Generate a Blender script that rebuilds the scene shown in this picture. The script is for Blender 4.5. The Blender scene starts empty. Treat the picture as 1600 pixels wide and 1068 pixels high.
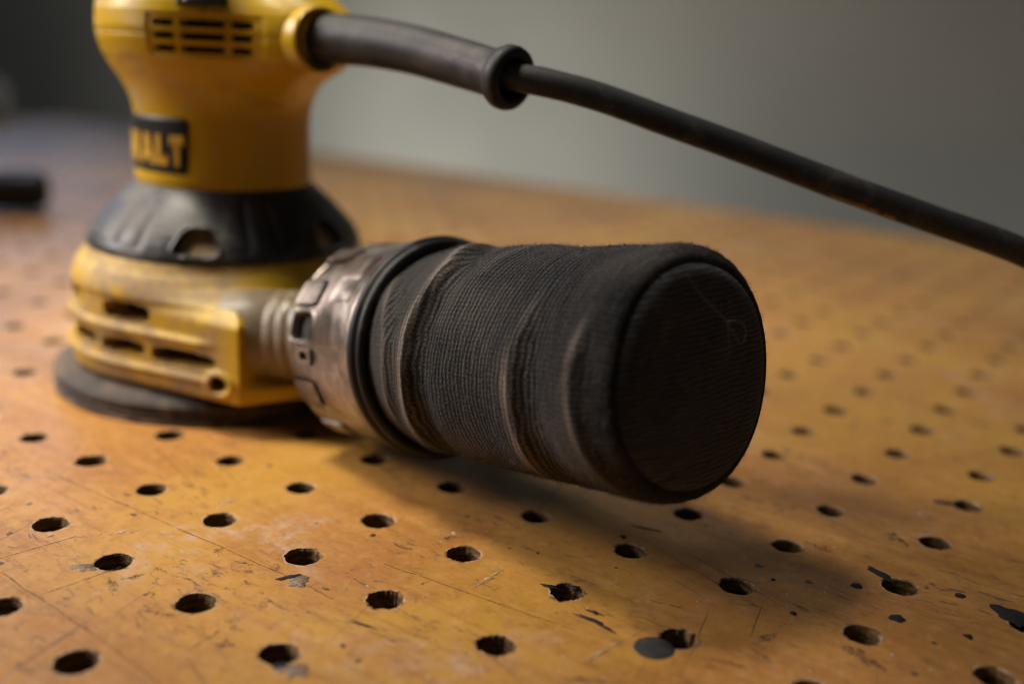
import bpy, bmesh, math, random
import numpy as np
from mathutils import Vector, Matrix, noise

random.seed(7)
rng = np.random.default_rng(7)
S = 0.0303                      # metres per hole pitch: all builders below work in hole pitches
sc = bpy.context.scene
col = sc.collection
R = math.radians

# ------------------------------------------------------------------ camera
cam_d = bpy.data.cameras.new('camera')
cam = bpy.data.objects.new('camera', cam_d)
col.objects.link(cam)
RT = Vector((0.98807718, -0.14612137, 0.0484978))
UP = Vector((-0.00623677, 0.27675684, 0.96091975))
FW = Vector((0.15383301, 0.94976534, -0.27254579))
CP = Vector((3.222086, -10.8671, 4.166204))
m3 = Matrix((RT, UP, -FW)).transposed()
cam.matrix_world = Matrix.Translation(CP * S) @ m3.to_4x4()
cam_d.sensor_width = 36.0
cam_d.lens = 36.0 * 1649.586 / 1600.0
cam_d.clip_start = 0.01
cam_d.clip_end = 50.0
cam_d.dof.use_dof = True
cam_d.dof.focus_distance = 8.6 * S
cam_d.dof.aperture_fstop = 4.4
sc.camera = cam

# ------------------------------------------------------------------ light
world = bpy.data.worlds.new('World')
sc.world = world
world.use_nodes = True
world.node_tree.nodes['Background'].inputs[0].default_value = (0.70, 0.72, 0.75, 1)
world.node_tree.nodes['Background'].inputs[1].default_value = 0.048

def area(name, az, el, dist, sx, sy, power, colr, target, spread=180, aim=None):
    L = bpy.data.lights.new(name, 'AREA')
    L.shape = 'RECTANGLE'; L.size = sx; L.size_y = sy
    L.energy = power; L.color = colr; L.spread = R(spread)
    o = bpy.data.objects.new(name, L)
    col.objects.link(o)
    t = Vector(target) * S
    d = Vector((math.cos(R(az)) * math.cos(R(el)), math.sin(R(az)) * math.cos(R(el)), math.sin(R(el))))
    o.location = t + d * dist
    if aim is not None:
        d = o.location - Vector(aim) * S
    o.rotation_euler = d.to_track_quat('Z', 'Y').to_euler()
    return o

area('key_lamp', 152, 64, 1.25, 0.30, 0.30, 0.61, (1.0, 0.90, 0.73), (2.6, -1.6, 0.3), spread=25, aim=(1.4, 2.2, 0.0))
area('window_left', 168, 28, 1.0, 0.6, 0.45, 1.5, (1.0, 0.92, 0.88), (0.5, 3.0, 4.2), spread=50)
area('sky_window', 106, 18, 1.62, 1.5, 0.5, 2.1, (0.56, 0.70, 1.0), (2.0, 4.0, 0.0), spread=130)
area('overhead_fill', 100, 76, 1.5, 0.8, 0.6, 1.7, (0.88, 0.93, 1.0), (9.0, 15.5, 0.0), spread=40)  # added overhead fill that lifts the bench shadows and the far bench
area('wall_fill', 225, 29, 0.63, 0.4, 0.2, 1.4, (1.0, 0.98, 0.92), (8.0, 38.0, -20.0), spread=120, aim=(8.0, 38.0, 3.0))  # added light hidden under the bench, only there to brighten the wall

sc.view_settings.view_transform = 'Standard'
sc.view_settings.look = 'None'
sc.view_settings.exposure = 0.0
sc.view_settings.gamma = 1.0
sc.cycles.use_denoising = True
sc.cycles.filter_width = 1.1
sc.cycles.max_bounces = 5
sc.cycles.diffuse_bounces = 3
sc.cycles.glossy_bounces = 3
sc.cycles.transmission_bounces = 0
sc.cycles.caustics_reflective = False
sc.cycles.adaptive_threshold = 0.02

# ------------------------------------------------------------------ node helpers
class NT:
    def __init__(s, name):
        s.m = bpy.data.materials.new(name)
        s.m.use_nodes = True
        s.t = s.m.node_tree
        s.b = s.t.nodes['Principled BSDF']
    def n(s, typ, ins=None, **kw):
        x = s.t.nodes.new(typ)
        for k, v in kw.items():
            setattr(x, k, v)
        for k, v in (ins or {}).items():
            s.put(x.inputs[k], v)
        return x
    def put(s, sock, v):
        if isinstance(v, bpy.types.NodeSocket):
            s.t.links.new(v, sock)
        elif isinstance(v, (tuple, list)) and len(v) == 3 and sock.type == 'RGBA':
            sock.default_value = (*v, 1)
        else:
            sock.default_value = v
    def set(s, **kw):
        for k, v in kw.items():
            s.put(s.b.inputs[k.replace('_', ' ')], v)
        return s.m
    def math(s, op, a, b=None, c=None, clamp=False):
        x = s.n('ShaderNodeMath', operation=op, use_clamp=clamp)
        s.put(x.inputs[0], a)
        if b is not None: s.put(x.inputs[1], b)
        if c is not None: s.put(x.inputs[2], c)
        return x.outputs[0]
    def noise(s, vec, scale, detail=4, rough=0.55, dist=0.0):
        return s.n('ShaderNodeTexNoise', {'Vector': vec, 'Scale': scale, 'Detail': detail, 'Roughness': rough, 'Distortion': dist}).outputs[0]
    def ramp(s, f, lo, hi, a=0.0, b=1.0):
        x = s.n('ShaderNodeMapRange', {'Value': f, 'From Min': lo, 'From Max': hi, 'To Min': a, 'To Max': b})
        x.interpolation_type = 'SMOOTHSTEP'
        return x.outputs[0]
    def mix(s, f, a, b):
        x = s.n('ShaderNodeMix', data_type='RGBA')
        s.put(x.inputs[0], f); s.put(x.inputs[6], a); s.put(x.inputs[7], b)
        return x.outputs[2]
    def obj(s, scale=(1, 1, 1), rot=(0, 0, 0)):
        tc = s.n('ShaderNodeTexCoord')
        mp = s.n('ShaderNodeMapping', {'Vector': tc.outputs['Object'], 'Scale': scale, 'Rotation': rot})
        return mp.outputs[0]
    def bump(s, h, strength=0.3, dist=0.001, normal=None):
        ins = {'Height': h, 'Strength': strength, 'Distance': dist}
        if normal is not None: ins['Normal'] = normal
        return s.n('ShaderNodeBump', ins).outputs[0]
    def attr(s, name):
        return s.n('ShaderNodeAttribute', attribute_name=name).outputs['Fac']

def dusty(name, base, dust, amount=0.5, rough=0.4, scale=1.0, zfade=None, bumpy=0.15, stain=None, spec=0.5, clean=False, alpha=None):
    t = NT(name)
    v = t.obj()
    n1 = t.noise(v, 55 * scale, 6, 0.62, 0.6)
    n2 = t.noise(v, 420 * scale, 4, 0.6)
    f = t.ramp(n1, 0.62 - 0.42 * amount, 0.78 - 0.2 * amount)
    f = t.math('MULTIPLY', f, t.ramp(n2, 0.25, 0.7, 0.55, 1.0))
    if zfade:
        z = t.n('ShaderNodeSeparateXYZ', {'Vector': v}).outputs[2]
        zz = t.ramp(z, zfade[0] * S, zfade[1] * S, zfade[2], zfade[3])
        f = t.math('MULTIPLY', f, zz, clamp=True)
    if clean:      # the port side of the housing gets wiped by the hand and stays cleaner
        sx = t.n('ShaderNodeSeparateXYZ', {'Vector': v})
        k = t.math('ADD', t.math('MULTIPLY', sx.outputs[0], 0.94), t.math('MULTIPLY', sx.outputs[1], -0.34))
        k = t.math('ADD', k, t.math('MULTIPLY', t.math('SUBTRACT', n1, 0.5), 0.02))
        f = t.math('MULTIPLY', f, t.ramp(k, 0.75 * S, 1.15 * S, 1.0, 0.12))
    c = t.mix(f, base, dust)
    if alpha:
        al = t.math('ADD', t.noise(v, alpha[0], 4, 0.7, 0.6), t.math('MULTIPLY', t.noise(v, alpha[0] * 5, 3, 0.7), 0.5))
        t.set(Alpha=t.ramp(al, alpha[1], alpha[2], 0.0, alpha[3]))
    if stain:
        st = t.ramp(t.noise(v, 34 * scale, 5, 0.6, 1.2), 0.58, 0.75, 0, 0.75)
        c = t.mix(st, c, stain)
    r = t.math('ADD', t.math('MULTIPLY', f, 0.35), rough, clamp=True)
    b = t.bump(t.math('ADD', n2, t.math('MULTIPLY', n1, 0.6)), bumpy, 0.0004)
    return t.set(Base_Color=c, Roughness=r, Normal=b, Specular_IOR_Level=spec)

M = {}
M['yellow'] = dusty('yellow_plastic', (0.55, 0.335, 0.002), (0.46, 0.34, 0.16), 0.28, 0.34, stain=(0.16, 0.075, 0.015))
M['yellow_dusty'] = dusty('dusty_yellow_plastic', (0.56, 0.345, 0.010), (0.255, 0.175, 0.112), 0.78, 0.42, 1.3, clean=True)
M['rubber'] = dusty('dark_rubber', (0.018, 0.019, 0.022), (0.12, 0.108, 0.10), 0.45, 0.38, spec=0.42)
M['black'] = dusty('black_plastic', (0.010, 0.010, 0.011), (0.07, 0.06, 0.055), 0.2, 0.46, spec=0.35)
M['interior'] = dusty('dark_interior', (0.02, 0.016, 0.012), (0.12, 0.08, 0.05), 0.4, 0.7)
M['tan_interior'] = dusty('tan_interior', (0.30, 0.19, 0.08), (0.42, 0.31, 0.20), 0.6, 0.6)
M['pad'] = dusty('dusty_pad', (0.035, 0.027, 0.023), (0.17, 0.125, 0.095), 0.5, 0.75, 1.5, bumpy=0.4)
M['abrasive'] = dusty('abrasive_paper', (0.07, 0.05, 0.04), (0.34, 0.25, 0.18), 0.55, 0.85, 2.0, bumpy=0.6)
M['tube'] = dusty('worn_port_plastic', (0.15, 0.11, 0.065), (0.26, 0.205, 0.15), 0.6, 0.34, 1.2)
M['letter'] = dusty('yellow_print', (0.62, 0.36, 0.03), (0.4, 0.3, 0.12), 0.3, 0.45)
M['white_mark'] = dusty('white_print', (0.75, 0.6, 0.58), (0.5, 0.4, 0.35), 0.3, 0.5)
M['grey_wall'] = None

def ring_material():
    t = NT('smoky_ring_plastic')
    v = t.obj()
    n1 = t.noise(v, 70, 5, 0.6, 0.8)
    n2 = t.noise(v, 900, 3, 0.6)
    c = t.mix(t.ramp(n1, 0.38, 0.66), (0.14, 0.115, 0.10), (0.34, 0.29, 0.26))
    r = t.ramp(t.math('ADD', t.math('MULTIPLY', n1, 0.6), t.math('MULTIPLY', n2, 0.4)), 0.3, 0.7, 0.24, 0.46)
    return t.set(Base_Color=c, Roughness=r, Metallic=0.85, Normal=t.bump(n2, 0.12, 0.0003))
M['ring'] = ring_material()

def cord_material():
    t = NT('rubber_cord')
    v = t.obj()
    n1 = t.noise(v, 90, 5, 0.6, 0.5)
    n2 = t.noise(t.obj(), 1500, 3, 0.6)
    f = t.math('MULTIPLY', t.ramp(n1, 0.45, 0.80), t.ramp(n2, 0.35, 0.65))
    c = t.mix(f, (0.03, 0.029, 0.029), (0.15, 0.125, 0.105))
    r = t.ramp(n2, 0.3, 0.7, 0.50, 0.68)
    return t.set(Base_Color=c, Roughness=r, Specular_IOR_Level=0.4, Normal=t.bump(n2, 0.25, 0.0004))
M['cord'] = cord_material()

def relief_material():
    t = NT('strain_relief_rubber')
    v = t.obj()
    n1 = t.noise(v, 60, 5, 0.6, 0.5)
    n2 = t.noise(v, 1300, 3, 0.6)
    c = t.mix(t.ramp(n1, 0.4, 0.75), (0.013, 0.012, 0.013), (0.075, 0.060, 0.054))
    return t.set(Base_Color=c, Specular_IOR_Level=0.4, Roughness=t.ramp(n2, 0.3, 0.7, 0.46, 0.60), Normal=t.bump(n2, 0.3, 0.0004))
M['relief'] = relief_material()

def fabric(name, period, body=True):
    t = NT(name)
    uv = t.n('ShaderNodeUVMap').outputs[0]
    sp = t.n('ShaderNodeSeparateXYZ', {'Vector': uv})
    x, y = sp.outputs[0], sp.outputs[1]
    wob = t.noise(uv, 5.0, 3, 0.5)
    fine = t.noise(uv, 60.0, 3, 0.7)
    ph = t.math('ADD', y, t.math('MULTIPLY', x, 0.10 if body else 0.03))
    ph = t.math('ADD', ph, t.math('MULTIPLY', wob, 0.07))
    k = 2 * math.pi / period
    rib = t.math('SINE', t.math('MULTIPLY', ph, k))
    # knitted stitches: short slanted loops riding on every rib
    if body:          # the cloth is stretched smooth over the stiffened rim
        rib = t.math('MULTIPLY', rib, t.ramp(y, 2.45, 2.85, 1.0, 0.15))
    st1 = t.math('SINE', t.math('ADD', t.math('MULTIPLY', t.math('ADD', x, t.math('MULTIPLY', wob, 0.06)), k * 1.25), t.math('MULTIPLY', rib, 1.4)))
    spk = t.math('SUBTRACT', t.noise(uv, 75.0, 3, 0.75), 0.5)
    weave = t.math('ADD', t.math('ADD', t.math('MULTIPLY', rib, 0.7), t.math('MULTIPLY', st1, 0.28)), t.math('MULTIPLY', spk, 4.4))
    h = t.math('ADD', t.math('MULTIPLY', weave, 0.5), t.math('MULTIPLY', fine, 0.8))
    dust = t.attr('dust')
    blot = t.noise(uv, 2.6, 6, 0.65, 0.8)
    d = t.math('ADD', dust, t.ramp(blot, 0.42, 0.75, 0.0, 0.11 if body else 0.05))
    d = t.math('MULTIPLY', d, t.ramp(weave, -1.0, 1.2, 0.30, 1.2))
    d = t.math('MULTIPLY', d, t.ramp(fine, 0.25, 0.7, 0.5, 1.3), clamp=True)
    lo, hi = ((0.003, 0.003, 0.0034), (0.078, 0.077, 0.079)) if body else ((0.014, 0.0145, 0.016), (0.13, 0.13, 0.135))  # end cloth is a lighter copy: missing fill light put into its colour
    base = t.mix(t.ramp(weave, -0.35, 1.6), lo, hi)
    c = t.mix(d, base, (0.30, 0.25, 0.215))
    return t.set(Base_Color=c, Roughness=0.95, Specular_IOR_Level=0.12, Sheen_Weight=0.06 if body else 0.25, Sheen_Roughness=0.5,
                 Normal=t.bump(h, 0.7, 0.0005, normal=t.bump(t.noise(t.n('ShaderNodeMapping', {'Vector': uv, 'Scale': (1.3, 3.6, 1)}).outputs[0], 1.6, 5, 0.55, 1.0), 0.6, 0.006)))
M['fabric'] = fabric('ribbed_bag_fabric', 0.052, True)
M['fabric_end'] = fabric('ribbed_end_fabric', 0.042, False)
M['fuzz'] = NT('fabric_lint').set(Base_Color=(0.11, 0.10, 0.095), Roughness=0.9)
M['fibre'] = NT('pale_fibre').set(Base_Color=(0.30, 0.28, 0.26), Roughness=0.7)
M['thread'] = NT('dark_thread').set(Base_Color=(0.012, 0.011, 0.011), Roughness=0.9)

def wood():
    t = NT('varnished_plywood')
    v = t.obj(rot=(0, 0, R(45)))                       # x runs along the grain
    sp = t.n('ShaderNodeSeparateXYZ', {'Vector': v})
    def st(a, b):
        return t.n('ShaderNodeMapping', {'Vector': v, 'Scale': (a, b, 1)}).outputs[0]
    g1 = t.noise(st(3, 26), 1.0, 7, 0.6, 0.8)
    g2 = t.noise(st(14, 330), 1.0, 5, 0.6, 0.3)
    g3 = t.noise(st(45, 1500), 1.0, 3, 0.6)
    bl = t.noise(v, 9.0, 5, 0.6, 0.6)
    bl2 = t.noise(v, 38.0, 5, 0.6, 0.8)
    c = t.mix(t.ramp(g1, 0.3, 0.7), (0.36, 0.150, 0.032), (0.50, 0.245, 0.065))
    c = t.mix(t.ramp(bl, 0.42, 0.68, 0, 0.65), c, (0.50, 0.265, 0.045))
    c = t.mix(t.ramp(bl2, 0.50, 0.72, 0, 0.6), c, (0.33, 0.125, 0.03))
    c = t.mix(t.ramp(g2, 0.48, 0.74, 0, 0.55), c, (0.26, 0.10, 0.025))
    c = t.mix(t.ramp(g3, 0.55, 0.8, 0, 0.25), c, (0.20, 0.085, 0.03))
    mot = t.noise(v, 260.0, 4, 0.7, 0.5)
    c = t.mix(t.ramp(mot, 0.5, 0.72, 0, 0.62), c, (0.24, 0.105, 0.035))
    c = t.mix(t.ramp(mot, 0.5, 0.28, 0, 0.35), c, (0.56, 0.33, 0.14))
    big = t.noise(v, 5.5, 5, 0.62, 0.7)
    c = t.mix(t.ramp(big, 0.47, 0.66, 0, 0.72), c, (0.235, 0.108, 0.036))
    c = t.mix(t.ramp(big, 0.47, 0.33, 0, 0.6), c, (0.50, 0.275, 0.04))
    # pale rubbed film and glue haze
    hz = t.math('MULTIPLY', t.ramp(t.noise(v, 16.0, 6, 0.65, 1.0), 0.52, 0.72), t.ramp(t.noise(v, 160.0, 4, 0.7), 0.40, 0.68))
    c = t.mix(t.math('MULTIPLY', hz, 0.8), c, (0.50, 0.34, 0.25))
    # grime and dark paint specks
    gr = t.math('MULTIPLY', t.ramp(t.noise(v, 24.0, 5, 0.6, 0.4), 0.42, 0.62), t.ramp(t.noise(st(130, 340), 1.0, 5, 0.75, 1.0), 0.54, 0.66))
    c = t.mix(t.math('MULTIPLY', gr, 0.9), c, (0.07, 0.045, 0.04))
    wv = t.n('ShaderNodeTexNoise', {'Vector': v, 'Scale': 420.0, 'Detail': 3.0})
    v2 = t.n('ShaderNodeVectorMath', {0: t.n('ShaderNodeMapping', {'Vector': v, 'Scale': (1, 1, 0)}).outputs[0], 1: t.n('ShaderNodeVectorMath', {0: wv.outputs['Color'], 1: (0.0035, 0.0022, 0)}, operation='MULTIPLY').outputs[0]}, operation='ADD').outputs[0]
    vo = t.n('ShaderNodeTexVoronoi', {'Vector': v2, 'Scale': 150.0, 'Randomness': 1.0})
    sz = t.math('MULTIPLY', t.math('POWER', t.n('ShaderNodeSeparateXYZ', {'Vector': vo.outputs['Color']}).outputs[0], 4.5), 0.16)
    spk = t.math('LESS_THAN', vo.outputs['Distance'], sz)
    c = t.mix(t.math('MULTIPLY', spk, 0.85), c, (0.035, 0.025, 0.025))
    vo2 = t.n('ShaderNodeTexVoronoi', {'Vector': t.n('ShaderNodeMapping', {'Vector': v2, 'Location': (.31, .17, 0)}).outputs[0], 'Scale': 110.0, 'Randomness': 1.0})
    sz2 = t.math('MULTIPLY', t.math('POWER', t.n('ShaderNodeSeparateXYZ', {'Vector': vo2.outputs['Color']}).outputs[1], 10.0), 0.14)
    c = t.mix(t.math('MULTIPLY', t.math('LESS_THAN', vo2.outputs['Distance'], sz2), 0.7), c, (0.62, 0.55, 0.50))
    # fine scratches in several directions
    scr = None
    for ang, sc1, thr in ((18, 1.0, 0.665), (-28, 1.3, 0.68), (75, 0.9, 0.685)):
        vv = t.n('ShaderNodeMapping', {'Vector': t.n('ShaderNodeMapping', {'Vector': v, 'Rotation': (0, 0, R(ang))}).outputs[0], 'Scale': (9 * sc1, 520 * sc1, 1)}).outputs[0]
        k = t.ramp(t.noise(vv, 1.0, 2, 0.5, 0.15), thr, thr + 0.05)
        scr = k if scr is None else t.math('MAXIMUM', scr, k)
    c = t.mix(t.math('MULTIPLY', scr, 0.6), c, (0.15, 0.075, 0.04))
    rim = t.attr('rim')
    rn = t.noise(v, 700.0, 4, 0.7, 0.6)
    rk = t.ramp(t.math('ADD', rim, t.math('MULTIPLY', t.math('SUBTRACT', rn, 0.5), 2.2)), 0.35, 0.75)
    c = t.mix(t.math('MULTIPLY', rk, 0.75), c, t.mix(t.ramp(t.noise(v, 260.0, 3), 0.42, 0.60), (0.055, 0.03, 0.018), (0.50, 0.34, 0.20)))
    rough = t.ramp(t.math('ADD', t.math('MULTIPLY', bl2, 0.5), t.math('MULTIPLY', t.noise(v, 210.0, 4, 0.7), 0.5)), 0.3, 0.7, 0.30, 0.52)
    h = t.math('ADD', t.math('MULTIPLY', g2, 0.5), t.math('MULTIPLY', t.noise(v, 300.0, 4, 0.65), 0.6))
    h = t.math('SUBTRACT', h, t.math('MULTIPLY', scr, 0.8))
    h = t.math('ADD', h, t.math('MULTIPLY', bl2, 1.0))
    return t.set(Base_Color=c, Roughness=rough, Specular_IOR_Level=0.5, Normal=t.bump(h, 0.28, 0.0009))
M['wood'] = wood()

def hole_wood():
    t = NT('drilled_wood_edge')
    v = t.obj()
    n = t.noise(v, 500, 5, 0.7, 0.5)
    z = t.n('ShaderNodeMapping', {'Vector': v, 'Scale': (60, 60, 900)}).outputs[0]
    ply = t.noise(z, 1.0, 3, 0.6)
    c = t.mix(t.ramp(ply, 0.4, 0.6), (0.11, 0.055, 0.018), (0.28, 0.155, 0.055))
    c = t.mix(t.ramp(n, 0.5, 0.7, 0, 0.8), c, (0.02, 0.012, 0.008))
    return t.set(Base_Color=c, Roughness=0.9, Normal=t.bump(n, 0.8, 0.002))
M['hole'] = hole_wood()
M['under'] = dusty('light_leak_black', (0.012, 0.010, 0.008), (0.05, 0.035, 0.02), 0.5, 0.9)
M['paint_and_shadow'] = dusty('dark_paint_and_shadow', (0.016, 0.016, 0.020), (0.06, 0.05, 0.045), 0.3, 0.72, 3.0, bumpy=0.4, spec=0.2, alpha=(900, 0.50, 0.66, 0.95))
M['paint_grey'] = dusty('grey_glue', (0.16, 0.13, 0.12), (0.32, 0.27, 0.25), 0.5, 0.36, 3.0, bumpy=0.5, alpha=(700, 0.55, 0.85, 0.8))
M['paint_white'] = dusty('white_paint_smear', (0.50, 0.37, 0.27), (0.60, 0.50, 0.44), 0.6, 0.5, 4.0, bumpy=0.4, alpha=(800, 0.66, 0.92, 0.75))
M['graphite'] = dusty('graphite_grey', (0.030, 0.028, 0.028), (0.07, 0.06, 0.055), 0.4, 0.75, 4.0, spec=0.25)
M['score'] = dusty('dirt_line', (0.10, 0.045, 0.02), (0.16, 0.08, 0.04), 0.5, 0.7, 3.0, alpha=(500, 0.5, 0.9, 0.8))
M['brown_stain'] = dusty('brown_stain', (0.06, 0.035, 0.025), (0.14, 0.07, 0.04), 0.5, 0.5, 3.0, alpha=(900, 0.66, 0.9, 0.85))
M['flake'] = dusty('yellow_paint_flake', (0.30, 0.19, 0.05), (0.2, 0.13, 0.06), 0.3, 0.6, 3.0)

def wallm():
    t = NT('grey_wall_paint')
    v = t.obj()
    n = t.noise(v, 2.2, 3, 0.5)
    c = t.mix(t.ramp(n, 0.35, 0.65), (0.43, 0.425, 0.375), (0.52, 0.505, 0.445))
    return t.set(Base_Color=c, Roughness=0.9, Normal=t.bump(t.noise(v, 120, 3), 0.2, 0.001))
M['wall'] = wallm()
M['pale'] = dusty('pale_plastic', (0.82, 0.88, 0.95), (0.7, 0.75, 0.8), 0.3, 0.4)

# ------------------------------------------------------------------ mesh helpers
def mk(name, V, Fc, mat, parent=None, origin=(0, 0, 0), smooth=True, mats=None, fm=None, uv=None, attrs=None):
    """V in pitches (world), origin = the parent's world place in pitches."""
    V = (np.asarray(V, float) - np.asarray(origin, float)) * S
    me = bpy.data.meshes.new(name)
    me.from_pydata(V.tolist(), [], [list(map(int, f)) for f in Fc])
    me.materials.append(mat)
    for x in (mats or []):
        me.materials.append(x)
    if fm is not None:
        me.polygons.foreach_set('material_index', np.asarray(fm, dtype=np.int32))
    if uv is not None:
        l = me.uv_layers.new(name='UVMap')
        idx = np.zeros(len(me.loops), dtype=np.int32)
        me.loops.foreach_get('vertex_index', idx)
        l.data.foreach_set('uv', np.asarray(uv, float)[idx].ravel())
    for k, a in (attrs or {}).items():
        at = me.attributes.new(k, 'FLOAT', 'POINT')
        at.data.foreach_set('value', np.asarray(a, dtype=np.float32))
    me.polygons.foreach_set('use_smooth', [smooth] * len(me.polygons))
    me.update()
    bm = bmesh.new(); bm.from_mesh(me)
    bmesh.ops.recalc_face_normals(bm, faces=bm.faces)
    bm.to_mesh(me); bm.free()
    o = bpy.data.objects.new(name, me)
    col.objects.link(o)
    if parent is not None:
        o.parent = parent
    else:
        o.location = Vector(origin) * S
    return o

def sharp(o, ang=35):
    me = o.data
    bm = bmesh.new(); bm.from_mesh(me)
    for e in bm.edges:
        if len(e.link_faces) == 2 and e.calc_face_angle(0) > R(ang):
            e.smooth = False
    bm.to_mesh(me); bm.free()
    return o

def tag(o, label=None, cat=None, group=None, kind=None):
    if label: o['label'] = label
    if cat: o['category'] = cat
    if group: o['group'] = group
    if kind: o['kind'] = kind
    return o

def gridf(nr, nc, wrap=True):
    f = []
    for i in range(nr - 1):
        for j in range(nc if wrap else nc - 1):
            j2 = (j + 1) % nc
            f.append((i * nc + j, i * nc + j2, (i + 1) * nc + j2, (i + 1) * nc + j))
    return f

def sstep(x, a, b):
    t = np.clip((x - a) / (b - a), 0, 1)
    return t * t * (3 - 2 * t)

def frame_of(a):
    a = np.asarray(a, float); a = a / np.linalg.norm(a)
    n = np.cross([0, 0, 1.0] if abs(a[2]) < .99 else [1.0, 0, 0], a); n /= np.linalg.norm(n)
    return a, n, np.cross(a, n)

def lathe(profile, origin, axis, seg=96):
    """profile: (s along axis, radius)"""
    a, n, u = frame_of(axis)
    ph = np.linspace(0, 2 * np.pi, seg, endpoint=False)
    V = []
    for s, r in profile:
        V.append(np.asarray(origin) + a * s + r * (np.outer(np.sin(ph), n) + np.outer(np.cos(ph), u)))
    return np.concatenate(V), gridf(len(profile), seg)

def catmull(P, per=14):
    P = np.asarray(P, float)
    Q = np.vstack([2 * P[0] - P[1], P, 2 * P[-1] - P[-2]])
    out = []
    for i in range(1, len(Q) - 2):
        for t in np.linspace(0, 1, per, endpoint=False):
            p0, p1, p2, p3 = Q[i - 1:i + 3]
            out.append(.5 * ((2 * p1) + (-p0 + p2) * t + (2 * p0 - 5 * p1 + 4 * p2 - p3) * t * t + (-p0 + 3 * p1 - 3 * p2 + p3) * t ** 3))
    out.append(Q[-2])
    return np.array(out)

def tube(path, rad, seg=24, caps=True):
    path = np.asarray(path, float); n = len(path)
    rad = np.broadcast_to(rad, (n,)) if np.ndim(rad) < 2 else rad
    tan = np.gradient(path, axis=0); tan /= np.linalg.norm(tan, axis=1)[:, None]
    ref = np.array([0, 0, 1.0]) if abs(tan[0][2]) < .9 else np.array([1.0, 0, 0])
    V = []
    ph = np.linspace(0, 2 * np.pi, seg, endpoint=False)
    e1 = np.cross(ref, tan[0]); e1 /= np.linalg.norm(e1)
    for i in range(n):
        e1 = e1 - tan[i] * (e1 @ tan[i]); e1 /= np.linalg.norm(e1)
        e2 = np.cross(tan[i], e1)
        V.append(path[i] + rad[i] * (np.outer(np.cos(ph), e1) + np.outer(np.sin(ph), e2)))
    V = np.concatenate(V); F = gridf(n, seg)
    if caps:
        F = F + [tuple(range(seg)), tuple(range((n - 1) * seg, n * seg))]
    return V, F

s2 = 2 ** -.5
def hole_xy(i, j):
    return np.array([(i - j) * s2, (-i - j) * s2])

def on_bench(px, py, z=0.0):
    """place on the bench plane read off the photograph while measuring it (1600 x 1068 grid)."""
    d = FW + RT * ((px - 800) / 1649.586) - UP * ((py - 534) / 1649.586)
    p = CP + d * ((z - CP.z) / d.z)
    return np.array(p)

# ------------------------------------------------------------------ setting: perforated bench top, added light-leak panel, wall
MEAS = {(0,0):(53.3,683.3),(1,0):(142.3,719.4),(2,0):(236.5,764.2),(3,0):(343.9,811.5),(4,0):(473,868.5),(5,0):(602,935.8),(6,0):(775.3,1006.8),
(1,-1):(264.5,679.3),(2,-1):(359.5,719),(3,-1):(470.1,761.4),(4,-1):(591.5,812.7),(5,-1):(724.4,864.5),(6,-1):(884.7,924.6),(7,-1):(1061,997.6),
(2,1):(78.6,818.4),(3,1):(178.4,877.3),(4,1):(305.4,941.4),(5,1):(436,1020.8),(3,2):(4,946.6),(4,2):(119.4,1032.8),
(3,-2):(586.9,717),(4,-2):(706.3,760.3),(5,-2):(837.8,806.4),(6,-2):(985,859.7),(7,-2):(1151,914.4),(8,-2):(1347,990.5),(9,-2):(1555,1057),
(6,-3):(1074.4,802.4),(7,-3):(1230,852),(8,-3):(1405.4,915.4),(7,-4):(1297.4,797.9),(8,-4):(1460,847.3),
(7,-5):(1350.7,748.4),(8,-5):(1511,790),(6,-5):(1208,710.3),(7,-6):(1401,708.4),(8,-6):(1533,743.6),(6,-6):(1254.6,673.2),
(7,-7):(1440,671.3),(6,-7):(1305,640.9),(7,-8):(1476,640),(6,-8):(1348.8,612)}
RAGGED = {(6,-1): 1.0, (7,-1): 1.0, (6,0): 0.9, (5,0): 0.8, (5,1): 0.5, (4,1): 0.35, (3,1): 0.45, (4,0): 0.5, (5,-1): 0.4, (2,1): 0.5, (3,0): 0.3}
I0, I1, J0, J1 = -34, 17, -21, 8
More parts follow.
